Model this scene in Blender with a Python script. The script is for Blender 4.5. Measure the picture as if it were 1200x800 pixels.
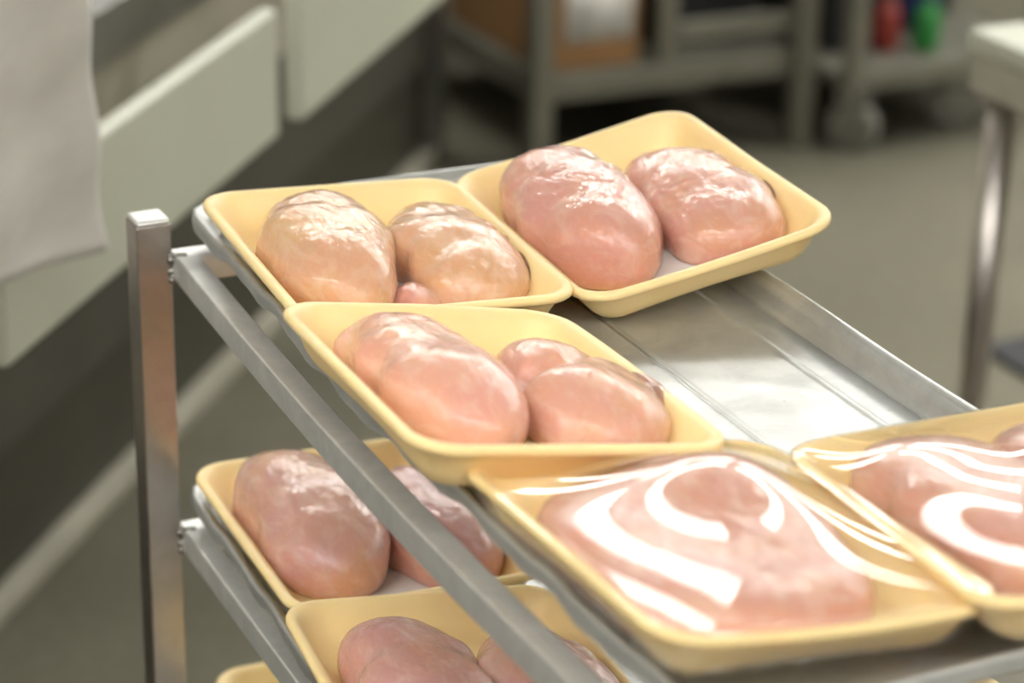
import bpy, bmesh, math, random
import numpy as np
from mathutils import Vector, Matrix, noise
from mathutils.bvhtree import BVHTree

for o in list(bpy.data.objects):
    bpy.data.objects.remove(o, do_unlink=True)
scene = bpy.context.scene
COL = scene.collection
random.seed(7)
R = math.radians
Z0 = 0.95                      # height of the upper pan's rim above the floor

# ------------------------------------------------------------------ camera
def cam_axes(yaw, pitch, roll):
    fw = Vector((math.sin(yaw)*math.cos(pitch), math.cos(yaw)*math.cos(pitch), -math.sin(pitch)))
    r0 = Vector((math.cos(yaw), -math.sin(yaw), 0)); u0 = r0.cross(fw)
    return math.cos(roll)*r0 + math.sin(roll)*u0, -math.sin(roll)*r0 + math.cos(roll)*u0, fw
CAM = Vector((-0.4773, -0.7750, 0.5640 + Z0))
cr, cu, cf = cam_axes(0.45618, 0.39960, 0.02417)
cd = bpy.data.cameras.new('camera')
cam = bpy.data.objects.new('camera', cd); COL.objects.link(cam)
M = Matrix((cr, cu, -cf)).transposed().to_4x4(); M.translation = CAM
cam.matrix_world = M
cd.sensor_width = 36.0; cd.lens = 2836.6/1200*36.0
cd.clip_start = 0.05; cd.clip_end = 60
cd.dof.use_dof = True; cd.dof.focus_distance = 1.46; cd.dof.aperture_fstop = 4.6
scene.camera = cam

# ------------------------------------------------------------------ world, exposure
w = bpy.data.worlds.new('world'); scene.world = w; w.use_nodes = True
bg = w.node_tree.nodes['Background']; bg.inputs[0].default_value = (0.9, 0.95, 1, 1); bg.inputs[1].default_value = 0.3
scene.view_settings.view_transform = 'Standard'; scene.view_settings.look = 'None'
scene.view_settings.gamma = 1.0; scene.view_settings.use_curve_mapping = False
scene.view_settings.exposure = 0.78
LAMP = 9.5                    # radiance of the ceiling lights' diffusers

# ------------------------------------------------------------------ materials
def srgb(r, g, b):
    f = lambda c: c/12.92 if c <= 0.04045 else ((c+0.055)/1.055)**2.4
    return (f(r/255), f(g/255), f(b/255), 1)
class NT:
    def __init__(s, name):
        s.m = bpy.data.materials.new(name); s.m.use_nodes = True
        s.t = s.m.node_tree; s.n = s.t.nodes; s.n.clear()
        s.out = s.n.new('ShaderNodeOutputMaterial')
    def add(s, kind, **kw):
        nd = s.n.new(kind)
        for k, v in kw.items():
            if k.startswith('in_'):
                key = k[3:]
                nd.inputs[int(key) if key.isdigit() else key.replace('_', ' ')].default_value = v
            else: setattr(nd, k, v)
        return nd
    def l(s, a, b): s.t.links.new(a, b)
    def coords(s, scale=(1, 1, 1)):
        tc = s.add('ShaderNodeTexCoord'); mp = s.add('ShaderNodeMapping'); mp.inputs['Scale'].default_value = scale
        s.l(tc.outputs['Object'], mp.inputs[0]); return mp.outputs[0]
    def noise(s, co, scale, detail=4, rough=0.55, dist=0.0):
        nd = s.add('ShaderNodeTexNoise', in_Scale=scale, in_Detail=detail, in_Roughness=rough, in_Distortion=dist)
        s.l(co, nd.inputs['Vector']); return nd.outputs[0]
    def ramp(s, fac, stops):
        r = s.add('ShaderNodeValToRGB'); e = r.color_ramp.elements
        while len(e) < len(stops): e.new(0.5)
        for i, (p, c) in enumerate(stops): e[i].position = p; e[i].color = c if len(c) == 4 else (*c, 1)
        s.l(fac, r.inputs[0]); return r.outputs[0]
    def mix(s, fac, a, b, blend='MIX'):
        m = s.add('ShaderNodeMix', data_type='RGBA', blend_type=blend)
        for v, i in ((fac, 0), (a, 6), (b, 7)):
            if isinstance(v, (int, float)): m.inputs[i].default_value = v
            elif isinstance(v, tuple): m.inputs[i].default_value = v
            else: s.l(v, m.inputs[i])
        return m.outputs[2]
    def bump(s, h, strength, dist, normal=None):
        b = s.add('ShaderNodeBump', in_Strength=strength, in_Distance=dist); s.l(h, b.inputs['Height'])
        if normal: s.l(normal, b.inputs['Normal'])
        return b.outputs[0]
    def bsdf(s, **kw):
        p = s.add('ShaderNodeBsdfPrincipled')
        for k, v in kw.items():
            i = p.inputs[k.replace('_', ' ')]
            if isinstance(v, (int, float, tuple)): i.default_value = v
            else: s.l(v, i)
        s.l(p.outputs[0], s.out.inputs[0]); return p

def mat_plain(name, col, rough=0.5, metal=0.0, var=0.12, scale=20, bump=0.0):
    t = NT(name); co = t.coords()
    n = t.noise(co, scale, 5)
    dark = tuple(c*(1-var) for c in col[:3]) + (1,); lite = tuple(min(1, c*(1+var)) for c in col[:3]) + (1,)
    c = t.ramp(n, [(0.3, dark), (0.7, lite)])
    kw = dict(Base_Color=c, Roughness=rough, Metallic=metal)
    if bump: kw['Normal'] = t.bump(n, 0.5, bump)
    t.bsdf(**kw); return t.m

def mat_foam():
    t = NT('yellow_foam'); co = t.coords()
    n = t.noise(co, 18, 3); f = t.noise(co, 900, 2)
    c = t.ramp(n, [(0.3, srgb(252, 221, 160)), (0.7, srgb(253, 226, 168))])
    t.bsdf(Base_Color=c, Roughness=0.42, Specular_IOR_Level=0.4, Subsurface_Weight=0.25,
           Subsurface_Radius=(0.006, 0.004, 0.0015), Subsurface_Scale=1.0, Normal=t.bump(f, 0.12, 0.0006))
    return t.m

def mat_meat(name, base, pink, pale, seed=0.0, wet=1.0, fat=None):
    t = NT(name)
    tc = t.add('ShaderNodeTexCoord'); mp = t.add('ShaderNodeMapping'); mp.inputs['Location'].default_value = (seed*0.31, seed*0.17, seed*0.1)
    t.l(tc.outputs['Object'], mp.inputs[0]); co = mp.outputs[0]
    mp2 = t.add('ShaderNodeMapping'); mp2.inputs['Scale'].default_value = (1.0, 0.45, 1.0); mp2.inputs['Rotation'].default_value = (0, 0, 0.6)
    t.l(co, mp2.inputs[0]); st = mp2.outputs[0]
    big = t.noise(co, 20, 2, 0.5, 0.5); mid = t.noise(st, 60, 4, 0.55, 1.0); fine = t.noise(st, 260, 3, 0.6, 0.4)
    c = t.ramp(big, [(0.34, base), (0.62, pink)])
    mk = t.ramp(mid, [(0.50, (0, 0, 0, 1)), (0.78, (1, 1, 1, 1))])
    k = t.add('ShaderNodeMath', operation='MULTIPLY'); t.l(mk, k.inputs[0]); k.inputs[1].default_value = 0.6
    c = t.mix(k.outputs[0], c, pale)
    streak = t.ramp(fine, [(0.5, (0, 0, 0, 1)), (0.85, (0.3, 0.3, 0.3, 1))])
    c = t.mix(streak, c, pale)
    if fat:
        mf = t.add('ShaderNodeMapping'); mf.inputs['Location'].default_value = (-fat[0], -fat[1], 0)
        t.l(tc.outputs['Object'], mf.inputs[0])
        mf2 = t.add('ShaderNodeMapping'); mf2.inputs['Rotation'].default_value = (0, 0, fat[4]); mf2.inputs['Scale'].default_value = (1/fat[2], 1/fat[3], 0)
        t.l(mf.outputs[0], mf2.inputs[0]); ln = t.add('ShaderNodeVectorMath', operation='LENGTH'); t.l(mf2.outputs[0], ln.inputs[0])
        c = t.mix(t.ramp(ln.outputs['Value'], [(0.45, (0.8, 0.8, 0.8, 1)), (1.0, (0, 0, 0, 1))]), c, srgb(236, 218, 186))
    # thin wet membrane: broad soft dents with small wrinkles on top
    wr = t.noise(st, 130, 3, 0.5, 1.8); wr2 = t.noise(co, 40, 2, 0.5, 0.3)
    nb = t.bump(wr2, 0.28, 0.006); nb2 = t.bump(wr, 0.42, 0.0024, nb); nb2 = t.bump(fine, 0.05, 0.0010, nb2)
    t.bsdf(Base_Color=c, Roughness=0.5, Specular_IOR_Level=0.2, Subsurface_Weight=0.55,
           Subsurface_Radius=(0.0085, 0.0040, 0.0024), Subsurface_Scale=1.0,
           Coat_Weight=wet, Coat_Roughness=0.045, Coat_IOR=1.45, Normal=nb, Coat_Normal=nb2)
    return t.m

def mat_alu(name, base=(0.72, 0.72, 0.70), rough=(0.26, 0.46), sc=1.0, smudge=0.35, metal=0.8, dent=0.25):
    t = NT(name); co = t.coords()
    n = t.noise(co, 16*sc, 6, 0.62, 0.5); st = t.noise(t.coords((1, 0.05, 1)), 320, 3)
    sp = t.noise(co, 260*sc, 4, 0.7)
    c = t.ramp(n, [(0.3, tuple(b*(1-smudge) for b in base)+(1,)), (0.62, (*base, 1))])
    c = t.mix(t.ramp(sp, [(0.66, (0, 0, 0, 1)), (0.74, (0.6, 0.6, 0.6, 1))]), c, (0.2, 0.19, 0.17, 1))
    rr = t.ramp(n, [(0.3, (rough[1],)*3), (0.7, (rough[0],)*3)])
    nb = t.bump(n, dent, 0.002); nb = t.bump(st, 0.12, 0.0006, nb)
    t.bsdf(Base_Color=c, Metallic=metal, Roughness=rr, Normal=nb); return t.m

def mat_film():
    t = NT('clear_stretch_film'); co = t.coords()
    n = t.noise(co, 20, 1, 0.4, 0.2)
    nb = t.bump(n, 0.02, 0.004)
    ge = t.add('ShaderNodeNewGeometry')
    dt = t.add('ShaderNodeVectorMath', operation='DOT_PRODUCT'); t.l(ge.outputs['Normal'], dt.inputs[0]); t.l(ge.outputs['Incoming'], dt.inputs[1])
    ab = t.add('ShaderNodeMath', operation='ABSOLUTE'); t.l(dt.outputs['Value'], ab.inputs[0])
    om = t.add('ShaderNodeMath', operation='SUBTRACT'); om.inputs[0].default_value = 1.0; t.l(ab.outputs[0], om.inputs[1])
    pw = t.add('ShaderNodeMath', operation='POWER'); t.l(om.outputs[0], pw.inputs[0]); pw.inputs[1].default_value = 5.0
    sc = t.add('ShaderNodeMath', operation='MULTIPLY_ADD'); t.l(pw.outputs[0], sc.inputs[0]); sc.inputs[1].default_value = 0.85; sc.inputs[2].default_value = 0.05
    gl = t.add('ShaderNodeBsdfGlossy', in_Roughness=0.03); gl.inputs['Color'].default_value = (1, 1, 1, 1); t.l(nb, gl.inputs['Normal'])
    tr = t.add('ShaderNodeBsdfTransparent'); tr.inputs['Color'].default_value = (0.98, 0.98, 0.975, 1)
    mx = t.add('ShaderNodeMixShader'); t.l(sc.outputs[0], mx.inputs[0]); t.l(tr.outputs[0], mx.inputs[1]); t.l(gl.outputs[0], mx.inputs[2])
    t.l(mx.outputs[0], t.out.inputs[0]); return t.m

def mat_emit(name, col, strength):
    t = NT(name); e = t.add('ShaderNodeEmission'); e.inputs[0].default_value = col; e.inputs[1].default_value = strength
    t.l(e.outputs[0], t.out.inputs[0]); return t.m

def mat_floor():
    t = NT('sealed_concrete'); co = t.coords()
    n = t.noise(co, 1.6, 6, 0.6, 0.4); f = t.noise(co, 40, 4)
    c = t.ramp(n, [(0.3, srgb(114, 110, 94)), (0.7, srgb(136, 132, 115))])
    c = t.mix(0.25, c, t.ramp(f, [(0.35, srgb(94, 90, 76)), (0.65, srgb(140, 136, 119))]))
    t.bsdf(Base_Color=c, Roughness=0.45, Normal=t.bump(f, 0.2, 0.002)); return t.m

def mat_cloth():
    t = NT('white_cotton'); co = t.coords()
    wv = t.noise(t.coords((1, 1, 3)), 9, 3); f = t.noise(co, 500, 2)
    c = t.ramp(wv, [(0.3, srgb(186, 183, 175)), (0.7, srgb(200, 197, 189))])
    t.bsdf(Base_Color=c, Roughness=0.9, Sheen_Weight=0.2, Normal=t.bump(f, 0.3, 0.001)); return t.m

MT = dict(
    foam=mat_foam(), film=mat_film(), floor=mat_floor(), cloth=mat_cloth(),
    pan=mat_alu('dull_aluminium', (0.60, 0.61, 0.595), (0.40, 0.52), 1.0, 0.25, 0.75),
    tube=mat_alu('brushed_tube_aluminium', (0.86, 0.86, 0.84), (0.34, 0.48), 1.5, 0.2, 0.7, 0.1),
    steel=mat_plain('grey_steel', (0.30, 0.30, 0.28), 0.38, 0.9, 0.15, 12),
    shelf=mat_plain('grey_painted_metal', srgb(118, 116, 103), 0.5, 0.3, 0.1, 12),
    post=mat_alu('worn_post_aluminium', (0.54, 0.50, 0.47), (0.28, 0.34), 3.0, 0.15, 1.0, 0.05),
    weld=mat_plain('weld_bead', (0.28, 0.27, 0.25), 0.4, 1.0, 0.3, 300, 0.0008),
    pad=mat_plain('white_pad', srgb(232, 226, 222), 0.8, 0, 0.05, 60, 0.0006),
    board=mat_plain('off_white_polyethylene', srgb(192, 194, 176), 0.4, 0, 0.03, 5),
    dark=mat_plain('dark_panel', srgb(72, 69, 60), 0.6, 0, 0.1, 4),
    darker=mat_plain('dark_base_panel', srgb(62, 59, 48), 0.6, 0, 0.1, 4),
    kick=mat_plain('light_kick_strip', srgb(168, 164, 148), 0.5, 0, 0.08, 10),
    wall=mat_plain('cream_wall', srgb(214, 208, 194), 0.7, 0, 0.04, 3),
    brownwall=mat_plain('brown_wall', srgb(118, 94, 78), 0.6, 0, 0.06, 3),
    ceil=mat_plain('white_ceiling', srgb(196, 196, 190), 0.8, 0, 0.03, 3),
    card=mat_plain('brown_cardboard', srgb(140, 104, 64), 0.8, 0, 0.08, 15),
    label=mat_plain('white_paper_label', srgb(205, 203, 196), 0.7, 0, 0.15, 25),
    rubber=mat_plain('dark_rubber', (0.025, 0.025, 0.028), 0.6, 0, 0.2, 40),
    wheel=mat_plain('grey_wheel', srgb(120, 118, 108), 0.5, 0, 0.1, 40),
    black=mat_plain('black_plastic', (0.012, 0.012, 0.013), 0.45, 0, 0.2, 20),
    red=mat_plain('red_plastic', srgb(130, 44, 36), 0.4, 0, 0.1, 20),
    green=mat_plain('green_plastic', srgb(40, 128, 58), 0.4, 0, 0.1, 20),
    blue=mat_plain('blue_plastic', srgb(60, 72, 130), 0.4, 0, 0.1, 20),
        lamp=mat_emit('lamp_tube', (1.0, 0.985, 0.935, 1), LAMP),
    lampframe=mat_plain('white_lamp_frame', srgb(225, 225, 222), 0.5, 0, 0.02, 5),
)
meat_kinds = {
    'tan':  mat_meat('raw_chicken_tan', srgb(216, 172, 127), srgb(214, 165, 134), srgb(229, 205, 180), 1.0),
    'tan2': mat_meat('raw_chicken_tan_pink', srgb(214, 166, 124), srgb(216, 168, 140), srgb(232, 208, 185), 2.3),
    'pink': mat_meat('raw_chicken_pink', srgb(212, 157, 136), srgb(211, 156, 145), srgb(229, 199, 187), 3.7, 1.0, (-0.008, 0.030, 0.011, 0.034, -0.15)),
    'pink2': mat_meat('raw_chicken_rose', srgb(212, 159, 132), srgb(211, 156, 143), srgb(230, 201, 187), 5.1),
    'peach': mat_meat('raw_chicken_peach', srgb(224, 172, 144), srgb(220, 163, 147), srgb(236, 211, 196), 6.4),
    'peach2': mat_meat('raw_chicken_peach_tan', srgb(218, 166, 133), srgb(216, 163, 145), srgb(233, 207, 189), 7.9),
    'mauve': mat_meat('raw_chicken_mauve', srgb(211, 163, 136), srgb(205, 156, 149), srgb(228, 197, 187), 9.2),
    'mauve2': mat_meat('raw_chicken_mauve_pink', srgb(209, 157, 138), srgb(203, 152, 147), srgb(228, 196, 187), 10.6),
}

# ------------------------------------------------------------------ helpers
def link_mesh(name, me, mat, parent=None, smooth=True, bevel=0.0):
    o = bpy.data.objects.new(name, me); COL.objects.link(o)
    if mat is not None and not me.materials: me.materials.append(mat)
    if smooth:
        for p in me.polygons: p.use_smooth = True
    if parent: o.parent = parent
    if bevel:
        b = o.modifiers.new('bevel', 'BEVEL'); b.width = bevel; b.segments = 2; b.limit_method = 'ANGLE'
        wn = o.modifiers.new('wn', 'WEIGHTED_NORMAL'); wn.keep_sharp = True; wn.weight = 100
    return o
def from_bm(name, bm, mat, parent=None, smooth=True, bevel=0.0):
    bmesh.ops.recalc_face_normals(bm, faces=bm.faces)
    me = bpy.data.meshes.new(name); bm.to_mesh(me); bm.free()
    return link_mesh(name, me, mat, parent, smooth, bevel)
def from_py(name, v, f, mat, parent=None, smooth=True):
    me = bpy.data.meshes.new(name); me.from_pydata([tuple(p) for p in v], [], f); me.update()
    return link_mesh(name, me, mat, parent, smooth)
def empty(name, loc=(0, 0, 0), rot=None):
    o = bpy.data.objects.new(name, None); COL.objects.link(o); o.location = loc; o.empty_display_size = 0.05
    if rot is not None: o.rotation_euler = rot
    return o
def tag(o, label=None, cat=None, group=None, kind=None):
    if label: o['label'] = label
    if cat: o['category'] = cat
    if group: o['group'] = group
    if kind: o['kind'] = kind
    return o
def add_box(bm, lo, hi, M=None):
    vs = [bm.verts.new(Vector((x, y, z))) for x in (lo[0], hi[0]) for y in (lo[1], hi[1]) for z in (lo[2], hi[2])]
    if M is not None:
        for v in vs: v.co = M @ v.co
    for q in ((0, 1, 3, 2), (4, 6, 7, 5), (0, 4, 5, 1), (2, 3, 7, 6), (0, 2, 6, 4), (1, 5, 7, 3)):
        bm.faces.new([vs[i] for i in q])
    return vs
def box(name, lo, hi, mat, parent=None, bevel=0.002, M=None):
    bm = bmesh.new(); add_box(bm, lo, hi, M)
    return from_bm(name, bm, mat, parent, True, bevel)
def add_tube(bm, pts, rad, seg=16, cap=True):
    rings = []
    for i, p in enumerate(pts):
        p = Vector(p); a = Vector(pts[max(i-1, 0)]); b = Vector(pts[min(i+1, len(pts)-1)])
        d = (b-a).normalized(); up = Vector((0, 0, 1)) if abs(d.z) < 0.9 else Vector((1, 0, 0))
        s = d.cross(up).normalized(); t = s.cross(d)
        r = rad[i] if isinstance(rad, (list, tuple)) else rad
        rings.append([bm.verts.new(p + r*(math.cos(k*2*math.pi/seg)*s + math.sin(k*2*math.pi/seg)*t)) for k in range(seg)])
    for A, B in zip(rings, rings[1:]):
        for k in range(seg): bm.faces.new((A[k], A[(k+1) % seg], B[(k+1) % seg], B[k]))
    if cap: bm.faces.new(rings[0][::-1]); bm.faces.new(rings[-1])
def tube(name, pts, rad, mat, parent=None, seg=16):
    bm = bmesh.new(); add_tube(bm, pts, rad, seg); return from_bm(name, bm, mat, parent)
def add_lathe(bm, prof, seg=24, M=None):
    rings = []
    for r, z in prof:
        rings.append([bm.verts.new(Vector((r*math.cos(k*2*math.pi/seg), r*math.sin(k*2*math.pi/seg), z))) for k in range(seg)])
    if M is not None:
        for ring in rings:
            for v in ring: v.co = M @ v.co
    for A, B in zip(rings, rings[1:]):
        for k in range(seg): bm.faces.new((A[k], A[(k+1) % seg], B[(k+1) % seg], B[k]))
    bm.faces.new(rings[0][::-1]); bm.faces.new(rings[-1])
def copy_tree(o, parent=None):
    c = o.copy(); COL.objects.link(c); c.parent = parent
    for ch in o.children: copy_tree(ch, c)
    return c

# ------------------------------------------------------------------ the room
AZ = R(40.5)
E1 = Vector((math.sin(AZ), math.cos(AZ), 0)); E2 = Vector((math.cos(AZ), -math.sin(AZ), 0))
ROOM = Matrix((E1, -E2, Vector((0, 0, 1)))).transposed().to_4x4()      # x' along the processing line, y' to the left
def rp(a, b, z): return E1*a + E2*b + Vector((0, 0, z))
CEIL = 3.0
A0, A1, B0, B1 = -5.0, 9.0, -3.4, 6.0
def slab(name, lo, hi, mat):
    o = box(name, lo, hi, mat, None, 0, None); o.matrix_world = ROOM; tag(o, kind='structure'); return o
slab('floor', (A0, -B1, -0.1), (A1, -B0, 0), MT['floor'])
slab('ceiling', (A0, -B1, CEIL), (A1, -B0, CEIL+0.1), MT['ceil'])
slab('wall_left', (A0, -B0, 0), (A1, -B0+0.1, CEIL), MT['wall'])
slab('wall_right', (A0, -B1-0.1, 0), (A1, -B1, CEIL), MT['wall'])
slab('wall_back', (A1, -B1, 0), (A1+0.1, -B0, CEIL), MT['wall'])
slab('wall_front', (A0-0.1, -B1, 0), (A0, -B0, CEIL), MT['brownwall'])

# ceiling lights: rows of long fluorescent panels running across the room
def ceiling_light(a, b):
    t = empty('ceiling_light', rp(a, b, CEIL), (0, 0, R(90)-AZ))
    bm = bmesh.new()
    for lo, hi in (((-0.26, -0.62, -0.05), (-0.24, 0.62, 0.0)), ((0.24, -0.62, -0.05), (0.26, 0.62, 0.0)),
                   ((-0.24, -0.62, -0.05), (0.24, -0.6, 0.0)), ((-0.24, 0.6, -0.05), (0.24, 0.62, 0.0))): add_box(bm, lo, hi)
    from_bm('frame', bm, MT['lampframe'], t, False)
    bm = bmesh.new(); add_box(bm, (-0.239, -0.599, -0.040), (0.239, 0.599, -0.015)); from_bm('diffuser', bm, MT['lamp'], t, False)
    tag(t, 'long white fluorescent ceiling light, seen only as a reflection', 'light', 'fluorescent ceiling lights')
for a in (-3.2, -1.4, 3.4, 4.9, 6.4, 7.9):
    for b in (-2.4, -0.9, 0.6, 2.1, 3.6): ceiling_light(a, b)

# ------------------------------------------------------------------ the rack
rack = tag(empty('pan_rack', (0.158, 0.36, 0)), 'aluminium tube rack carrying shallow pans of chicken trays', 'rack')
RO = Vector((-0.158, -0.36, 0))
PANX, PANY = 0.3153, 0.7293
LV = [0.0, -0.208, -0.405, -0.60]
def rk(bm): bmesh.ops.translate(bm, verts=bm.verts, vec=RO)
def square_post(x0, y0):
    s = 0.0245; bm = bmesh.new(); add_box(bm, (x0, y0, 0.12), (x0+s, y0+s, Z0-0.0035)); rk(bm)
    p = from_bm('post', bm, MT['post'], rack, True, 0.0015)
    bm = bmesh.new(); add_box(bm, (x0+0.0005, y0+0.0005, Z0-0.004), (x0+s-0.0005, y0+s-0.0005, Z0)); rk(bm)
    c = from_bm('post_cap', bm, MT['tube'], p, True, 0.002)
    # swivel caster
    bm = bmesh.new(); cx, cy = x0+s/2, y0+s/2
    add_box(bm, (cx-0.022, cy-0.022, 0.108), (cx+0.022, cy+0.022, 0.12))
    for sgn in (-1, 1): add_box(bm, (cx+sgn*0.018-0.0015, cy-0.035, 0.035), (cx+sgn*0.018+0.0015, cy+0.012, 0.11))
    rk(bm); from_bm('caster_fork', bm, MT['steel'], p, False)
    bm = bmesh.new(); Mx = Matrix.Translation((cx, cy-0.015, 0.05)) @ Matrix.Rotation(R(90), 4, 'Y')
    add_lathe(bm, [(0.01, -0.014), (0.042, -0.014), (0.05, -0.009), (0.05, 0.009), (0.042, 0.014), (0.01, 0.014)], 28, Mx); rk(bm)
    from_bm('caster_wheel', bm, MT['rubber'], p)
XR0, XR1 = -0.0097, 0.3250            # outer faces of side rails
YB = 0.7045
for x0 in (-0.0343, 0.3252):
    for y0 in (YB, -0.052): square_post(x0, y0)
RW, RH, RT = 0.0160, 0.0195, -0.0250
def rail(xout, sgn, dz, bow, sag):
    bm = bmesh.new(); n = 25; rings = []
    for i in range(n):
        f = i/(n-1); y = -0.045 + f*(0.6942+0.045); q = math.sin(math.pi*f)
        x = xout - sgn*bow*q; z = Z0 + dz + RT - sag*q; r = 0.0016
        prof = []
        for (cx, cz, a0) in ((RW-r, -r, 0), (r, -r, 90), (r, -RH+r, 180), (RW-r, -RH+r, 270)):
            for a in (0, 45, 90):
                t = R(a0+a); prof.append((cx+r*math.cos(t), cz+r*math.sin(t)))
        rings.append([bm.verts.new((x + sgn*px, y, z+pz)) for px, pz in prof])
    m = len(rings[0])
    for A, B in zip(rings, rings[1:]):
        for k in range(m): bm.faces.new((A[k], A[(k+1) % m], B[(k+1) % m], B[k]))
    bm.faces.new(rings[0]); bm.faces.new(rings[-1][::-1]); rk(bm)
    o = from_bm('side_rail', bm, MT['tube'], rack); wn = o.modifiers.new('wn', 'WEIGHTED_NORMAL'); wn.weight = 100
    # weld at the back post
    bm = bmesh.new()
    for j in range(7):
        a = j/6; p = Vector((xout - sgn*0.0005, 0.7055-0.0015*math.sin(a*9), Z0+dz+RT-0.002-a*(RH-0.002)))
        bmesh.ops.create_icosphere(bm, subdivisions=2, radius=0.0028+0.0008*math.sin(j*2.1), matrix=Matrix.Translation(p))
    for j in range(5):
        p = Vector((xout + sgn*(0.0005+0.0015*j), 0.6995-0.0004*j, Z0+dz+RT-0.0002))
        bmesh.ops.create_icosphere(bm, subdivisions=2, radius=0.0021, matrix=Matrix.Translation(p))
    rk(bm); from_bm('weld', bm, MT['weld'], o)
for dz in LV:
    b, s = ((0.007, 0.004) if dz == 0 else (0.001, 0.001))
    rail(XR0, 1, dz, b, s); rail(XR1, -1, dz, 0.001, 0.001)
    for y in (0.6945, -0.03):
        bm = bmesh.new(); zz = Z0+dz+RT; xi = XR0+RW if True else 0
        if y > 0.6: xi = XR0
        add_box(bm, (xi+0.0002, y, zz-RH), ((XR1 if y > 0.6 else XR1-RW)-0.0002, y+0.0192, zz - (0.0 if y > 0.6 else 0.002))); rk(bm)
        from_bm('cross_bar', bm, MT['tube'], rack, True, 0.002)

# ------------------------------------------------------------------ pans
FLOORZ = -0.0165
def rrect(a, b, r, n=10):
    """rounded rectangle outline, half sizes a,b"""
    pts = []
    r = max(r, 1e-4)
    for (cx, cy, a0) in ((a-r, b-r, 0), (-a+r, b-r, 90), (-a+r, -b+r, 180), (a-r, -b+r, 270)):
        for k in range(n+1):
            t = R(a0 + 90*k/n); pts.append((cx+r*math.cos(t), cy+r*math.sin(t)))
    return pts
def resample(pts, n):
    P = np.array(pts + [pts[0]]); d = np.r_[0, np.cumsum(np.linalg.norm(np.diff(P, axis=0), axis=1))]
    s = np.linspace(0, d[-1], n, endpoint=False)
    return np.stack([np.interp(s, d, P[:, i]) for i in (0, 1)], 1)
def pan_mesh():
    """sheet with bead rim, sloped wall, floor with long pressed ribs"""
    a, b, rc = PANX/2, PANY/2, 0.022
    # inset, height rings from outside bottom of lip, over the lip, down the wall, to the floor edge
    prof = [(0.0026, -0.0125), (0.0014, -0.0118), (0.0006, -0.0085), (0.0, -0.0035), (0.0004, -0.0010), (0.0020, 0.0), (0.0042, -0.0004), (0.0056, -0.0022), (0.0066, -0.0034),
            (0.0085, -0.0045), (0.0100, -0.0080), (0.0118, -0.0130), (0.0135, -0.0156), (0.0165, FLOORZ)]
    N = 176
    bm = bmesh.new(); rings = []
    def wob(x, y, k):                       # a used pan is never quite true
        if x < -a+0.02 and k < 11: return (-0.0012*math.sin(y*19+0.7) - 0.0010*math.sin(y*67) - 0.0006*math.sin(y*131+1))*(1.3 if k < 3 else 0.6)
        return 0.0006*math.sin(y*23)
    for k, (s, z) in enumerate(prof):
        P = resample(rrect(a-s, b-s, rc-s*0.5), N)
        rings.append([bm.verts.new((x + wob(x, y, k)*0.5, y, z + (wob(x, y, k) if k < 10 else 0))) for x, y in P])
    for A, B in zip(rings, rings[1:]):
        for k in range(N): bm.faces.new((A[k], A[(k+1) % N], B[(k+1) % N], B[k]))
    # floor: grid inside, with ribs along y
    fx, fy = a-0.0165, b-0.0165
    ribs = (-0.078, -0.0375, 0.0385+0.0, 0.1145)
    xs = sorted(set([round(x, 5) for x in np.linspace(-fx, fx, 20)] + [round(rx+d, 5) for rx in ribs for d in (-0.006, -0.0045, -0.003, -0.0015, 0.0, 0.0015, 0.003, 0.0045, 0.006) if abs(rx+d) < fx]))
    ys = list(np.linspace(-fy, fy, 40))
    def rib(x, y):
        h = 0
        for rx in ribs:
            d = x-rx
            h += 0.0015*math.exp(-(d/0.0024)**2)
        e = min(1, max(0, (fy-0.02-abs(y))/0.02)); return h*e
    G = [[bm.verts.new((x, y, FLOORZ + rib(x, y))) for y in ys] for x in xs]
    for i in range(len(xs)-1):
        for j in range(len(ys)-1): bm.faces.new((G[i][j], G[i+1][j], G[i+1][j+1], G[i][j+1]))
    for v in bm.verts:                      # left side is bent outwards at mid length
        f = (v.co.y+b)/(2*b); k = max(0, min(1, (-v.co.x-a*0.3)/(a*0.7)))
        v.co.x += k*(0.0075 - 0.0110*math.sin(math.pi*max(0, min(1, f))))
    bmesh.ops.recalc_face_normals(bm, faces=bm.faces)
    for f in bm.faces:
        if abs(f.normal.z) > 0.9 and f.normal.z < 0 and f.calc_center_median().z < -0.01: f.normal_flip()
    me = bpy.data.meshes.new('pan'); bm.to_mesh(me); bm.free()
    me.materials.append(MT['pan'])
    for p in me.polygons: p.use_smooth = True
    return me
PME = pan_mesh()
PANTXT = ['shallow aluminium pan on the top level, holding the wrapped trays',
          'shallow aluminium pan on the middle level, under the top pan',
          'shallow aluminium pan on the lowest visible level of the rack']
PANPOS = [(0, 0, 0, 0), (-0.008, -0.004, 0, 0), (-0.004, 0, 0, 0)]
for i in range(3):
    o = bpy.data.objects.new('sheet_pan', PME); COL.objects.link(o)
    px, py, pz, rz = PANPOS[i]
    o.location = (PANX/2+px, PANY/2+py, Z0+LV[i]+pz); o.rotation_euler = (0, 0, R(rz))
    s = o.modifiers.new('solid', 'SOLIDIFY'); s.thickness = 0.0016; s.offset = -1.0
    tag(o, PANTXT[i], 'pan', 'shallow aluminium pans on the rack')

# ------------------------------------------------------------------ foam trays
TW, TD, TH = 0.184, 0.235, 0.030
TR = 0.026
def sd_rr(x, y, a, b, r):
    qx, qy = abs(x)-a+r, abs(y)-b+r
    return math.hypot(max(qx, 0), max(qy, 0)) + min(max(qx, qy), 0) - r
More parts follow.
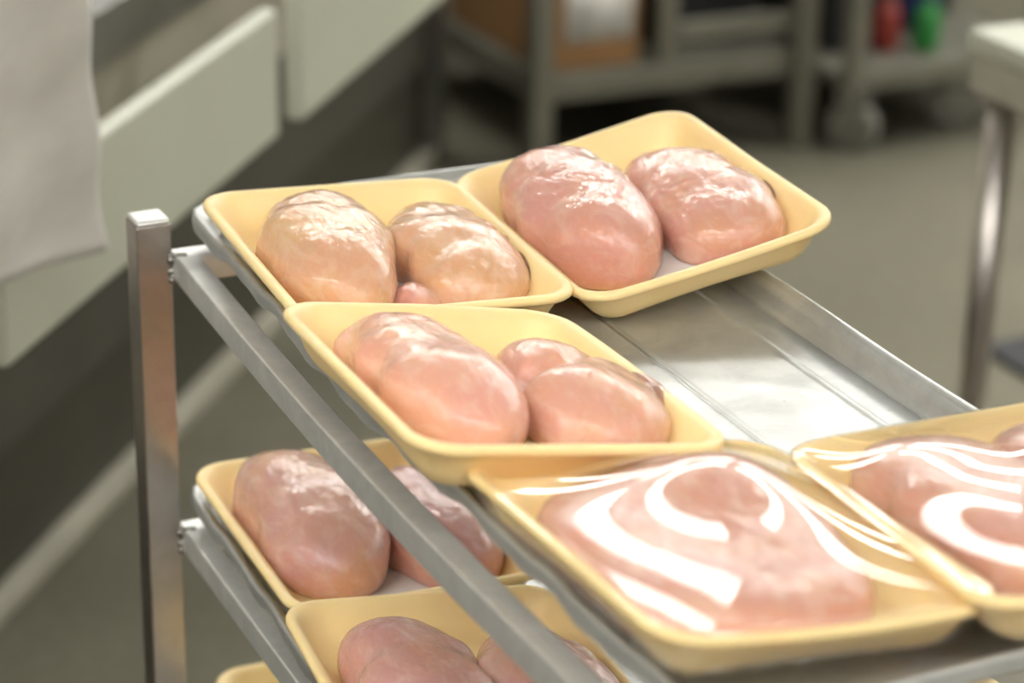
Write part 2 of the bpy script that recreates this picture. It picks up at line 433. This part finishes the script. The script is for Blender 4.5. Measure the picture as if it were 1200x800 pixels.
# inside profile: inset from the rim's outer edge -> height
PIN = [(0.0000, TH-0.0022), (0.0006, TH-0.0008), (0.0022, TH), (0.0052, TH-0.0002), (0.0078, TH-0.0022), (0.0100, TH-0.0060), (0.0145, TH-0.0150),
       (0.0190, 0.0085), (0.0225, 0.0052), (0.0270, 0.0033), (0.0330, 0.0030)]
POUT = [(0.0002, TH-0.0045), (0.0020, TH-0.0060), (0.0052, TH-0.0064), (0.0082, TH-0.0100), (0.0128, TH-0.0195), (0.0165, 0.0052), (0.0205, 0.0012), (0.0260, 0.0)]
def inner_h(u, v):
    s = -sd_rr(u, v, TW/2, TD/2, TR)
    if s <= 0: return TH
    return float(np.interp(s, [p[0] for p in PIN], [p[1] for p in PIN]))
def wave(u, v, k):
    """walls pinch in slightly at the middle of each side, bulge by the corners"""
    fu, fv = abs(u)/(TW/2), abs(v)/(TD/2)
    if fu > fv: return 0.0035*max(0, math.cos(v/(TD/2)*math.pi*0.75))
    return 0.0035*max(0, math.cos(u/(TW/2)*math.pi*0.75))
def tray_mesh(deform=None):
    N = 132; bm = bmesh.new(); rings = []
    prof = [(s, z, 1) for s, z in PIN[::-1]] + [(s, z, 0) for s, z in POUT]
    for s, z, inn in prof:
        P = resample(rrect(TW/2-s, TD/2-s, max(TR-s*0.62, 0.008), 12), N)
        ring = []
        for x, y in P:
            k = max(0, min(1, (s-0.0085)/0.008)); wv = wave(x, y, 0)*k
            fx = 1-wv/(TW/2) if abs(x)/(TW/2) > abs(y)/(TD/2) else 1
            fy = 1-wv/(TD/2) if fx == 1 else 1
            p = Vector((x*fx, y*fy, z))
            if deform: p = deform(p)
            ring.append(bm.verts.new(p))
        rings.append(ring)
    for A, B in zip(rings, rings[1:]):
        for k in range(N): bm.faces.new((A[k], A[(k+1) % N], B[(k+1) % N], B[k]))
    bm.faces.new(rings[0]); bm.faces.new(rings[-1][::-1])
    bmesh.ops.recalc_face_normals(bm, faces=bm.faces)
    me = bpy.data.meshes.new('foam_tray'); bm.to_mesh(me); bm.free(); me.materials.append(MT['foam'])
    for p in me.polygons: p.use_smooth = True
    return me
def rot3(yaw, tx, ty):
    return (Matrix.Rotation(yaw, 4, 'Z') @ Matrix.Rotation(ty, 4, 'Y') @ Matrix.Rotation(tx, 4, 'X'))
def tray_matrix(pos, ang):
    """pos is the centre of the rim rectangle; mesh origin is the centre of the base"""
    Mr = rot3(R(ang[0]), R(ang[1]), R(ang[2]))
    return Matrix.Translation((pos[0], pos[1], pos[2]+Z0)) @ Mr @ Matrix.Translation((0, 0, -TH))
def mk_deform(kind):
    if kind == 'D':      # pulled by the film: front rim bows, far right corner drawn down
        def f(p):
            fu, fv = p.x/(TW/2), p.y/(TD/2); k = p.z/TH
            p.z += k*(-0.0055*max(0, -fv)**2*math.cos(fu*1.5) - 0.002*max(0, fv)*max(0, fu))
            return p
        return f
    if kind == 'B':
        def f(p):
            fu, fv = p.x/(TW/2), p.y/(TD/2); k = p.z/TH
            p.z += k*(0.003*max(0, fu)*max(0, fv) - 0.002*math.cos(fu*1.57)*max(0, -fv)); return p
        return f
    if kind == 'C':
        def f(p):
            fu, fv = p.x/(TW/2), p.y/(TD/2); k = p.z/TH
            p.z += k*(-0.003*max(0, fu)*max(0, fv)**2); return p
        return f
    return None
TRAYS = {
    'A': ((0.0862, 0.5655, 0.0185), (-3.5, 0.0, 2.3), 'yellow foam tray at the back left of the top pan, two tan breasts'),
    'B': ((0.2632, 0.5530, 0.0287), (-2.5, 0.9, -10.4), 'yellow foam tray tilted over the top pan\'s far right rim'),
    'C': ((0.0540, 0.3266, 0.0306), (-2.65, -2.4, 8.9), 'yellow foam tray in the middle of the top pan, unwrapped, folded breast inside'),
    'D': ((0.0775, 0.1219, 0.0272), (-1.8, -4.5, 5.2), 'film-wrapped yellow foam tray at the front of the top pan, showing whole'),
    'E': ((0.2425, 0.0890, 0.0296), (-7.4, -6.3, -3.1), 'film-wrapped yellow foam tray cut off by the right edge of the photo'),
    'F': ((0.0868, 0.5940, -0.1915), (-1.9, -0.5, 1.2), 'yellow foam tray at the back of the middle pan, next to the post'),
    'G': ((0.0550, 0.3470, -0.1770), (-6.5, -1.5, 4.5), 'yellow foam tray on the middle pan, crossed by the upper rail'),
    'H': ((0.1080, 0.6370, LV[2]+0.0150), (-4.0, 0, 0), 'yellow foam tray on the lowest pan, only its back rim showing'),
    'I': ((0.2680, 0.1450, LV[1]+0.0170), (3.0, 0, 0), 'yellow foam tray corner below the top pan\'s front rim'),
}
TM = {}
TOBJ = {}
plain_tray = tray_mesh()
for k, (pos, ang, lab) in TRAYS.items():
    d = mk_deform(k); me = tray_mesh(d) if d else plain_tray
    o = bpy.data.objects.new('foam_tray', me); COL.objects.link(o)
    TM[k] = tray_matrix(pos, ang); o.matrix_world = TM[k]; TOBJ[k] = o
    tag(o, lab, 'tray', 'yellow foam meat trays')

# absorbent pads
def pad(k, lab, grp='white absorbent pads in the trays'):
    bm = bmesh.new(); a, b = 0.055, 0.078
    rings = []
    for s, z in ((0.0, 0.0034), (0.0, 0.0042), (0.002, 0.0058), (0.006, 0.0062)):
        rings.append([bm.verts.new((x, y, z + (0.0006*math.sin(x*160)*math.sin(y*140) if z > 0.005 else 0))) for x, y in resample(rrect(a-s, b-s, 0.008), 60)])
    for A, B in zip(rings, rings[1:]):
        for i in range(60): bm.faces.new((A[i], A[(i+1) % 60], B[(i+1) % 60], B[i]))
    bm.faces.new(rings[0][::-1]); bm.faces.new(rings[-1])
    o = from_bm('absorbent_pad', bm, MT['pad']); o.matrix_world = TM[k] @ Matrix.Translation((0.016, -0.012, 0)); tag(o, lab, 'pad', grp)
pad('A', 'white absorbent pad under the two tan breasts in the back left tray')
pad('B', 'white absorbent pad showing between the breasts in the tilted tray')
pad('F', 'white absorbent pad in the back tray of the middle pan')

# ------------------------------------------------------------------ chicken breasts
def breast(tray, outline, summit, kind, label, group, creases=(), bumps=(), seed=0, q=0.80, p=0.85, hz=0.34, amp=1.0):
    """one smooth fillet: a plan outline (mm, tray base coordinates) raised to a rounded summit"""
    u0, v0, H = (x/1000 for x in summit)
    P = np.array(outline)/1000.0 - (u0, v0)
    th = np.arctan2(P[:, 1], P[:, 0]); rr = np.hypot(P[:, 0], P[:, 1]); o_ = np.argsort(th); th, rr = th[o_], rr[o_]
    T = np.r_[th-2*math.pi, th, th+2*math.pi]; Rr = np.r_[rr, rr, rr]
    NA, NR = 132, 50
    ang = np.linspace(-math.pi, math.pi, NA, endpoint=False)
    # periodic smoothed radius
    fineA = np.linspace(-math.pi, math.pi, 720, endpoint=False); r0 = np.interp(fineA, T, Rr)
    ker = np.exp(-0.5*(np.arange(-60, 61)/17.0)**2); ker /= ker.sum()
    r0 = np.convolve(np.r_[r0[-60:], r0, r0[:60]], ker, 'valid')
    rad = np.interp(ang, np.r_[fineA, math.pi], np.r_[r0, r0[0]])
    h0 = H*hz
    V = [(u0, v0, H)]
    phis = list(np.linspace(88, 0, NR-12)) + list(np.linspace(-8, -80, 12))
    for ph in phis:
        f = R(ph); c = max(math.cos(f), 0.0)
        if ph >= 0: rho = c**p; z = h0 + (H-h0)*math.sin(f)**q
        else: rho = 1-0.16*(1-c); z = h0*(1+math.sin(f))
        for a, r in zip(ang, rad): V.append((u0+math.cos(a)*r*rho, v0+math.sin(a)*r*rho, z))
    F = [(0, 1+k, 1+(k+1) % NA) for k in range(NA)]
    for i in range(len(phis)-1):
        b0, b1 = 1+i*NA, 1+(i+1)*NA
        for k in range(NA): F.append((b0+k, b1+k, b1+(k+1) % NA, b0+(k+1) % NA))
    F.append(tuple(1+(len(phis)-1)*NA+k for k in range(NA))[::-1])
    me = bpy.data.meshes.new('chicken_breast'); me.from_pydata(V, [], F); me.update()
    co = np.array(V); n = len(V); nr = np.empty(n*3); me.vertices.foreach_get('normal', nr); nr = nr.reshape(-1, 3)
    if nr[0][2] < 0: nr = -nr
    off = Vector((seed*7.3, seed*3.1, seed*1.9))
    for i in range(n):
        P_ = Vector(co[i]); up = min(1, max(0, nr[i][2]+0.5))
        d = 0.0034*noise.noise(P_*24+off) + 0.0009*noise.noise(P_*52+off) + 0.0005*noise.noise(Vector((P_.x*150, P_.y*70, P_.z*120))+off)
        d *= amp
        for (ax, ay, bx, by, dep, wid) in creases:
            ax, ay, bx, by, dep, wid = (x/1000 for x in (ax, ay, bx, by, dep, wid))
            ex, ey = bx-ax, by-ay; t = max(0, min(1, ((P_.x-ax)*ex+(P_.y-ay)*ey)/(ex*ex+ey*ey)))
            dd = math.hypot(P_.x-ax-t*ex, P_.y-ay-t*ey); d -= dep*math.exp(-(dd/wid)**2)*up
        dz = 0
        for (bx, by, hgt, wid) in bumps:
            dz += hgt/1000*math.exp(-((P_.x-bx/1000)**2+(P_.y-by/1000)**2)/(wid/1000)**2)*min(1, P_.z/H*1.3)
        q_ = P_ + Vector(nr[i])*d; q_.z += dz
        h = inner_h(q_.x, q_.y) + 0.0012
        if tray in 'ABF' and abs(q_.x-0.016) < 0.056 and abs(q_.y+0.012) < 0.079: h = max(h, 0.0070)
        if q_.z < h: q_.z = h
        co[i] = q_
    me.vertices.foreach_set('co', co.ravel()); me.update()
    bm = bmesh.new(); bm.from_mesh(me); bmesh.ops.recalc_face_normals(bm, faces=bm.faces); bm.to_mesh(me); bm.free()
    me.materials.append(meat_kinds[kind])
    for pl in me.polygons: pl.use_smooth = True
    ob = bpy.data.objects.new('chicken_breast', me); COL.objects.link(ob); ob.matrix_world = TM[tray]
    tag(ob, label, 'chicken', group)
    return ob
GRP = 'raw skinless chicken breasts in the foam trays'
MEAT = {k: [] for k in TRAYS}
def put(tray, *a, **k): MEAT[tray].append(breast(tray, *a, group=GRP, **k))
# outline and summit in mm: u right, v away, from the centre of the tray's base
put('A', [(-70, 38), (-74, 5), (-71, -30), (-52, -76), (-28, -86), (-12, -58), (2, -15), (7, 20), (5, 50), (-10, 76), (-36, 84), (-60, 66)], (-32, 26, 51), 'tan',
    label='plump tan breast with a folded back end, left in the back left tray', creases=[(-74, 50, -44, 38, 3.0, 9)], seed=1)
put('A', [(10, -20), (12, 30), (28, 56), (48, 64), (66, 50), (78, 15), (80, -25), (74, -70), (52, -84), (20, -82), (9, -55)], (42, -2, 45), 'tan2',
    label='pale tan breast beside the white pad, right in the back left tray', creases=[(14, -52, 36, -36, 3, 8)], seed=2)
tip = breast('A', [(-6, -40), (-8, -66), (2, -84), (14, -74), (14, -46), (4, -34)], (3, -60, 22), 'peach', group='', label='', seed=21)
tip.name = 'tender_tip'; tip.parent = MEAT['A'][1]; tip.matrix_parent_inverse = MEAT['A'][1].matrix_world.inverted()
for k_ in ('label', 'category', 'group'):
    if k_ in tip: del tip[k_]
put('B', [(-72, 64), (-76, 27), (-72, -18), (-62, -70), (-45, -90), (-26, -88), (-10, -58), (-2, -10), (0, 35), (-8, 74), (-30, 92), (-58, 88)], (-38, 34, 59), 'pink',
    label='long pink breast with a white fat streak, left in the tilted tray', bumps=[(-36, -62, 4, 26)], seed=3)
put('B', [(6, 8), (10, 45), (26, 66), (48, 62), (66, 36), (76, -8), (77, -52), (62, -86), (22, -86), (0, -78), (1, -42)], (38, -4, 45), 'pink2',
    label='rounded pink breast with wet highlights, right in the tilted tray', seed=4)
put('C', [(-66, 78), (-67, 48), (-64, 12), (-62, -33), (-45, -70), (-14, -76), (-2, -48), (5, -5), (4, 28), (-8, 64), (-28, 86), (-52, 90)], (-32, 30, 45), 'peach',
    label='peach breast with a tucked tip, left in the middle tray', creases=[(-72, 58, -56, 76, 4, 7)], bumps=[(-24, -40, 3, 26)], seed=5)
put('C', [(6, -50), (8, -10), (11, 22), (20, 46), (42, 50), (64, 32), (82, 0), (83, -45), (72, -74), (36, -82), (10, -76)], (46, -20, 42), 'peach2',
    label='folded breast with a deep cleft, right in the middle tray', creases=[(-4, -16, 30, -12, 16, 7), (30, -12, 62, 8, 5, 7)], bumps=[(26, 20, 3, 20), (34, -50, 5, 26)], seed=6)
put('D', [(-66, 70), (-71, 0), (-68, -60), (-44, -86), (14, -88), (44, -80), (54, -40), (60, 15), (60, 60), (40, 86), (6, 90), (-34, 88)], (0, 0, 31), 'pink2',
    label='broad pink breast under the film of the front tray', bumps=[(22, 38, 19, 46)], seed=7, q=0.6, p=0.5, amp=0.15)
put('E', [(-66, 82), (-62, 40), (-58, -10), (-58, -70), (-36, -90), (0, -84), (6, -30), (8, 30), (2, 70), (-24, 94), (-50, 96)], (-24, 34, 41), 'pink2',
    label='pink breast under film at the right edge of the photo, near one', seed=9, q=0.65, p=0.6, amp=0.15)
put('E', [(14, 80), (12, 30), (12, -40), (26, -86), (58, -86), (74, -40), (76, 20), (66, 72), (42, 92)], (44, 20, 40), 'pink',
    label='pink breast under film at the right edge of the photo, far one', seed=10, q=0.65, p=0.6, amp=0.15)
put('F', [(-70, 80), (-75, 45), (-72, 5), (-66, -55), (-44, -80), (-15, -76), (0, -45), (4, 0), (2, 46), (-14, 82), (-38, 94), (-60, 94)], (-35, 34, 60), 'mauve',
    label='large mauve breast with white glints, left in the back middle-level tray', seed=11)
put('F', [(10, -55), (13, 0), (22, 48), (45, 66), (66, 40), (77, -10), (77, -60), (60, -84), (26, -86)], (45, -4, 48), 'mauve2',
    label='breast half hidden by the upper rail, right in the back middle-level tray', seed=12)
put('G', [(-66, 62), (-64, 20), (-60, -40), (-32, -82), (-4, -66), (4, 0), (2, 44), (-20, 76), (-46, 80)], (-30, 22, 48), 'mauve2',
    label='wet pink breast at the bottom edge, left in the tray under the rail', seed=13)
put('G', [(12, 28), (12, -40), (36, -84), (70, -70), (78, -10), (70, 30), (48, 58), (26, 56)], (45, 2, 46), 'mauve',
    label='dark pink breast behind the rail, right in the tray at the bottom edge', seed=14)

# ------------------------------------------------------------------ stretch film over the two front trays
def film(k, wr):
    nu, nv = 112, 142; mg = 0.0008
    us = np.linspace(-TW/2-mg, TW/2+mg, nu); vs = np.linspace(-TD/2-mg, TD/2+mg, nv)
    obs = np.zeros((nu, nv)); d = mk_deform(k)
    trees = []
    for ob in MEAT[k]:
        me = ob.data; trees.append(BVHTree.FromPolygons([v.co[:] for v in me.vertices], [p.vertices[:] for p in me.polygons]))
    rim = np.zeros((nu, nv)); fixed = np.zeros((nu, nv), bool)
    for i, u in enumerate(us):
        for j, v in enumerate(vs):
            z = TH + 0.0006
            if d: z += d(Vector((u, v, TH))).z - TH
            rim[i, j] = z
            if -sd_rr(u, v, TW/2, TD/2, TR) < 0.0050: fixed[i, j] = True
            for t in trees:
                h = t.ray_cast(Vector((u, v, 0.3)), Vector((0, 0, -1)))
                if h[0] is not None: obs[i, j] = max(obs[i, j], h[0].z + 0.0009)
    H = np.maximum(rim, obs)
    for it in range(2500):
        A = H.copy()
        A[1:-1, 1:-1] = 0.25*(H[2:, 1:-1] + H[:-2, 1:-1] + H[1:-1, 2:] + H[1:-1, :-2])
        A = np.maximum(A, obs); A[fixed] = rim[fixed]; H = A
    for it in range(40):      # film bridges small bumps
        A = H.copy(); A[1:-1, 1:-1] = 0.25*(H[2:, 1:-1] + H[:-2, 1:-1] + H[1:-1, 2:] + H[1:-1, :-2]); A[fixed] = rim[fixed]; H = A
    H = H + 0.0006*(~fixed)
    V = []; idx = -np.ones((nu, nv), int)
    for i, u in enumerate(us):
        for j, v in enumerate(vs):
            s = -sd_rr(u, v, TW/2+mg, TD/2+mg, TR+mg)
            if s < -0.0016: continue
            if s < 0:        # snap the outermost samples onto the outline
                e = 1e-4; gx = (sd_rr(u+e, v, TW/2+mg, TD/2+mg, TR+mg)-sd_rr(u-e, v, TW/2+mg, TD/2+mg, TR+mg))/(2*e)
                gy = (sd_rr(u, v+e, TW/2+mg, TD/2+mg, TR+mg)-sd_rr(u, v-e, TW/2+mg, TD/2+mg, TR+mg))/(2*e)
                uu, vv = u+gx*s, v+gy*s
            else: uu, vv = u, v
            f = max(0, min(1, (s-0.006)/0.02))
            z = H[i, j] + f*wr(uu, vv)
            if s < 0.004: z -= 0.0016*(1-max(s, 0)/0.004)**2
            idx[i, j] = len(V); V.append((uu, vv, z))
    F = []
    for i in range(nu-1):
        for j in range(nv-1):
            q = (idx[i, j], idx[i+1, j], idx[i+1, j+1], idx[i, j+1])
            if min(q) >= 0: F.append(q)
            elif sum(x >= 0 for x in q) == 3: F.append(tuple(x for x in q if x >= 0))
    # skirt hugging the outside of the tray and tucked underneath
    N = 132; base = len(V)
    PS = [(-0.0010, TH-0.0016), (-0.0012, TH-0.0048), (0.0030, TH-0.0100), (0.0085, TH-0.0180), (0.0135, 0.0055), (0.0190, 0.0004), (0.0300, -0.0006)]
    for s, z in PS:
        for a, (x, y) in enumerate(resample(rrect(TW/2-s, TD/2-s, max(TR-s*0.62, 0.008), 12), N)):
            p = Vector((x, y, z + (0.0007*math.sin(a*1.7) if 0.002 < s < 0.02 else 0)))
            if d: p = d(p)
            V.append(tuple(p))
    for r_ in range(len(PS)-1):
        for a in range(N):
            F.append((base+r_*N+a, base+r_*N+(a+1) % N, base+(r_+1)*N+(a+1) % N, base+(r_+1)*N+a))
    o = from_py('plastic_wrap', V, F, MT['film'], TOBJ[k])
    o['label'] = 'clear shiny stretch film'
    return o
film('D', lambda u, v: 0.0)
film('E', lambda u, v: 0.0)

# ------------------------------------------------------------------ processing line on the left
line = tag(empty('processing_line', rp(2.0, -1.4, 0), (0, 0, R(90)-AZ)), 'dark cabinet of a processing line with white side boards, left', 'machine')
def lbox(name, a0, a1, b0, b1, z0, z1, mat, bevel=0.003, parent=None):
    lo = (a0-2.0, -(b1+1.4), z0); hi = (a1-2.0, -(b0+1.4), z1)
    return box(name, lo, hi, mat, parent or line, bevel)
lbox('lower_panel', -1.5, 3.40, -1.9, -1.150, 0.0, 0.205, MT['darker'])
lbox('upper_panel', -1.5, 3.40, -1.9, -1.135, 0.207, 0.44, MT['dark'])
lbox('steel_panel', -1.5, 3.40, -1.9, -1.130, 0.442, 0.62, MT['kick'])
lbox('kick_strip', -1.5, 3.40, -1.149, -1.120, 0.0, 0.028, MT['kick'])
lbox('top_flange', -1.5, 3.40, -1.92, -1.110, 0.625, 0.70, MT['steel'])
lbox('end_post', 3.401, 3.46, -1.20, -1.12, 0.0, 0.90, MT['steel'])
b1 = lbox('side_board', 0.888, 1.592, -0.800, -0.777, 0.647, 0.797, MT['board'], 0.006)
b2 = lbox('side_board', 1.668, 2.60, -0.800, -0.777, 0.640, 0.797, MT['board'], 0.006)
lbox('board_rail', 0.2, 1.56, -0.832, -0.802, 0.69, 0.73, MT['steel'])
for a in (0.5, 1.25, 2.05, 2.6):
    lbox('board_arm', a-0.02, a+0.02, -1.14, -0.833, 0.695, 0.725, MT['steel'])
for a in (1.43, 1.47, 2.02):
    bm = bmesh.new(); add_lathe(bm, [(0.012, 0), (0.016, 0.004), (0.016, 0.016), (0.010, 0.02)], 12, Matrix.Translation((a-2.0, -(-0.85+1.4), 0.731)))
    from_bm('clamp_knob', bm, MT['black'], line)
lbox('cloth_rail', 0.2, 1.4, -0.715, -0.690, 1.33, 1.355, MT['steel'])
for a in (0.22, 1.36): lbox('rail_upright', a-0.012, a+0.012, -1.14, -0.6905, 1.30, 1.329, MT['steel'])
for a in (0.22, 1.36): lbox('upright', a-0.012, a+0.012, -1.165, -1.141, 0.70, 1.329, MT['steel'])

# white cloth hanging over the rail
def cloth():
    V, F = [], []; na, nz = 46, 60
    for i in range(na):
        f = i/(na-1); a = 0.48 + f*0.385
        for j in range(nz):
            g = j/(nz-1); zt = 1.360; zb = 0.854 - 0.083*f
            z = zt + (zb-zt)*g
            b = -0.684 + 0.004*math.sin(f*13+0.8+0.4*g) * min(1, g*3) + 0.003*math.sin(g*34+f*5)*g
            aa = a + 0.028*g*f
            V.append(rp(aa, b, z))
    for i in range(na-1):
        for j in range(nz-1): F.append((i*nz+j, (i+1)*nz+j, (i+1)*nz+j+1, i*nz+j+1))
    o = from_py('hanging_cloth', V, F, MT['cloth'])
    s = o.modifiers.new('t', 'SOLIDIFY'); s.thickness = 0.003; s.offset = 1
    tag(o, 'white cotton cloth hanging in front of the long white board', 'cloth')
cloth()

# added dark partition: darkens the space behind the shelves, screens the far lights
o = box('shade_partition', (0.6, 4.05, 0), (4.6, 4.15, 1.9), MT['darker'], None, 0); tag(o, kind='structure')

# ------------------------------------------------------------------ shelving behind
sh = tag(empty('storage_shelf', (1.78, 3.4, 0)), 'grey metal storage shelf with a cardboard box on it', 'shelf')
SO = Vector((-1.78, -3.4, 0))
def sbox(name, lo, hi, mat, bevel=0.003, parent=None):
    return box(name, tuple(Vector(lo)+SO), tuple(Vector(hi)+SO), mat, parent or sh, bevel)
for (x, y) in ((1.475, 3.135), (2.045, 3.115), (1.475, 3.80), (2.045, 3.80)):
    sbox('leg', (x, y, 0), (x+0.042, y+0.042, 1.3), MT['shelf'])
sbox('upright', (1.752, 3.150, 0.20), (1.790, 3.188, 1.3), MT['shelf'])
sbox('lower_shelf', (1.517, 3.16, 0.165), (2.045, 3.83, 0.195), MT['shelf'])
sbox('shelf_lip', (1.517, 3.140, 0.150), (2.045, 3.159, 0.200), MT['shelf'])
sbox('side_lip', (1.485, 3.178, 0.150), (1.510, 3.80, 0.200), MT['shelf'])
sbox('front_rail', (1.791, 3.145, 0.235), (2.045, 3.170, 0.275), MT['shelf'])
sbox('upper_shelf', (1.47, 3.12, 1.305), (2.09, 3.85, 1.33), MT['shelf'])
bx = tag(empty('cardboard_box', (1.62, 3.37, 0.196)), 'brown cardboard box with a white label on the grey shelf', 'box')
box('carton', (-0.10, -0.19, 0), (0.10, 0.25, 0.22), MT['card'], bx, 0.003)
box('paper_label', (-0.060, -0.1915, 0.055), (0.085, -0.1901, 0.175), MT['label'], bx, 0)
for z in (0.10, 0.16): pass
tag(box('shade_filler', (1.80, 3.25, 0.196), (2.03, 3.70, 0.36), MT['black'], None, 0.01), 'black bin added to block light low on the grey shelf beside the carton', 'bin')  # black blocks added to keep light off the shelf
tag(box('shade_filler', (1.735, 3.30, 0.196), (1.775, 3.70, 0.42), MT['black'], None, 0.006), 'narrow black case added to block light between the carton and the black bin', 'bin')

# cart on casters
ct = tag(empty('utility_cart', (2.3, 3.3, 0)), 'grey utility cart on casters beside the storage shelf', 'cart')
CO = Vector((-2.3, -3.3, 0))
def cbox(name, lo, hi, mat, bevel=0.003): return box(name, tuple(Vector(lo)+CO), tuple(Vector(hi)+CO), mat, ct, bevel)
for (x, y) in ((2.115, 3.035), (2.60, 3.09), (2.115, 3.55), (2.60, 3.60)): cbox('post', (x, y, 0.13), (x+0.035, y+0.035, 1.0), MT['shelf'])
cbox('cart_shelf', (2.11, 3.075, 0.135), (2.64, 3.59, 0.160), MT['shelf'])
cbox('front_lip', (2.151, 3.040, 0.130), (2.599, 3.070, 0.172), MT['shelf'])
cbox('top_shelf', (2.10, 3.03, 1.001), (2.65, 3.64, 1.03), MT['shelf'])
for (x, y, rz) in ((2.150, 3.065, 40), (2.43, 3.12, 60), (2.15, 3.55, 0), (2.60, 3.55, 20)):
    Mx = Matrix.Translation((x-2.3, y-3.3, 0.052)) @ Matrix.Rotation(R(rz), 4, 'Z') @ Matrix.Rotation(R(90), 4, 'Y')
    bm = bmesh.new(); add_lathe(bm, [(0.034, -0.016), (0.047, -0.016), (0.052, -0.010), (0.052, 0.010), (0.047, 0.016), (0.034, 0.016)], 28, Mx); w_ = from_bm('caster_wheel', bm, MT['wheel'], ct)
    bm = bmesh.new(); add_lathe(bm, [(0.004, -0.017), (0.033, -0.014), (0.033, 0.014), (0.004, 0.017)], 24, Mx); from_bm('wheel_hub', bm, MT['black'], w_)
    bm = bmesh.new(); Mz = Matrix.Translation((x-2.3, y-3.3, 0)) @ Matrix.Rotation(R(rz), 4, 'Z')
    add_box(bm, (-0.024, -0.03, 0.106), (0.024, 0.03, 0.13), Mz)
    for s in (-1, 1): add_box(bm, (s*0.021-0.002, -0.014, 0.045), (s*0.021+0.002, 0.014, 0.107), Mz)
    from_bm('caster_fork', bm, MT['steel'], ct, False)
def jug(name, x, y, z, r, h, mat, lab):
    bm = bmesh.new(); add_lathe(bm, [(r*0.9, 0), (r, 0.008), (r, h*0.62), (r*0.75, h*0.78), (r*0.35, h*0.86), (r*0.35, h*0.93)], 20)
    o = from_bm(name, bm, mat); o.location = (x, y, z)
    bm = bmesh.new(); add_lathe(bm, [(r*0.42, h*0.931), (r*0.42, h), (r*0.38, h*1.02)], 16); from_bm('cap', bm, MT['black'], o)
    tag(o, lab, 'bottle', 'coloured plastic items on the cart')
jug('plastic_bottle', 2.375, 3.16, 0.161, 0.028, 0.115, MT['green'], 'green plastic bottle on the cart shelf')
jug('plastic_bottle', 2.295, 3.19, 0.161, 0.030, 0.12, MT['red'], 'red plastic bottle on the cart shelf beside the green one')
jug('plastic_bottle', 2.455, 3.30, 0.161, 0.04, 0.30, MT['blue'], 'blue plastic bottle on the cart shelf behind the green one')
tag(box('shade_infill', (2.17, 3.20, 0.161), (2.26, 3.56, 0.62), MT['black'], None, 0.01), 'black case added as shade at the left of the cart shelf', 'case')  # black boxes added in place of the shade between the cart posts
tag(box('shade_infill', (2.268, 3.37, 0.161), (2.595, 3.57, 0.62), MT['black'], None, 0.012), 'tall black case added as shade at the back of the cart shelf', 'case')

# ------------------------------------------------------------------ table on the right
tb = tag(empty('work_table', (1.6, 0.9, 0)), 'steel work table with a thick white top, cut off at right', 'table')
TO = Vector((-1.6, -0.9, 0))
def tbox(name, lo, hi, mat, bevel=0.003): return box(name, tuple(Vector(lo)+TO), tuple(Vector(hi)+TO), mat, tb, bevel)
tbox('apron', (1.207, 0.30, 0.690), (2.05, 1.459, 0.738), MT['kick'], 0.004)
tbox('table_top', (1.204, 0.297, 0.7385), (2.053, 1.462, 0.765), MT['board'], 0.006)
for (x, y) in ((1.236, 1.425), (2.01, 1.425), (1.236, 0.34), (2.01, 0.34)):
    tube('leg', [(x-1.6, y-0.9, 0.02), (x-1.6, y-0.9, 0.6895)], 0.0175, MT['post'], tb)
    bm = bmesh.new(); add_lathe(bm, [(0.024, 0), (0.024, 0.006), (0.017, 0.019)], 16, Matrix.Translation((x-1.6, y-0.9, 0))); from_bm('foot', bm, MT['black'], tb)
# floor mat
fm = box('floor_mat', (1.78, 1.55, 0), (2.7, 2.12, 0.014), MT['rubber'], None, 0.004)
tag(fm, 'black rubber mat on the floor behind the table leg', 'mat')
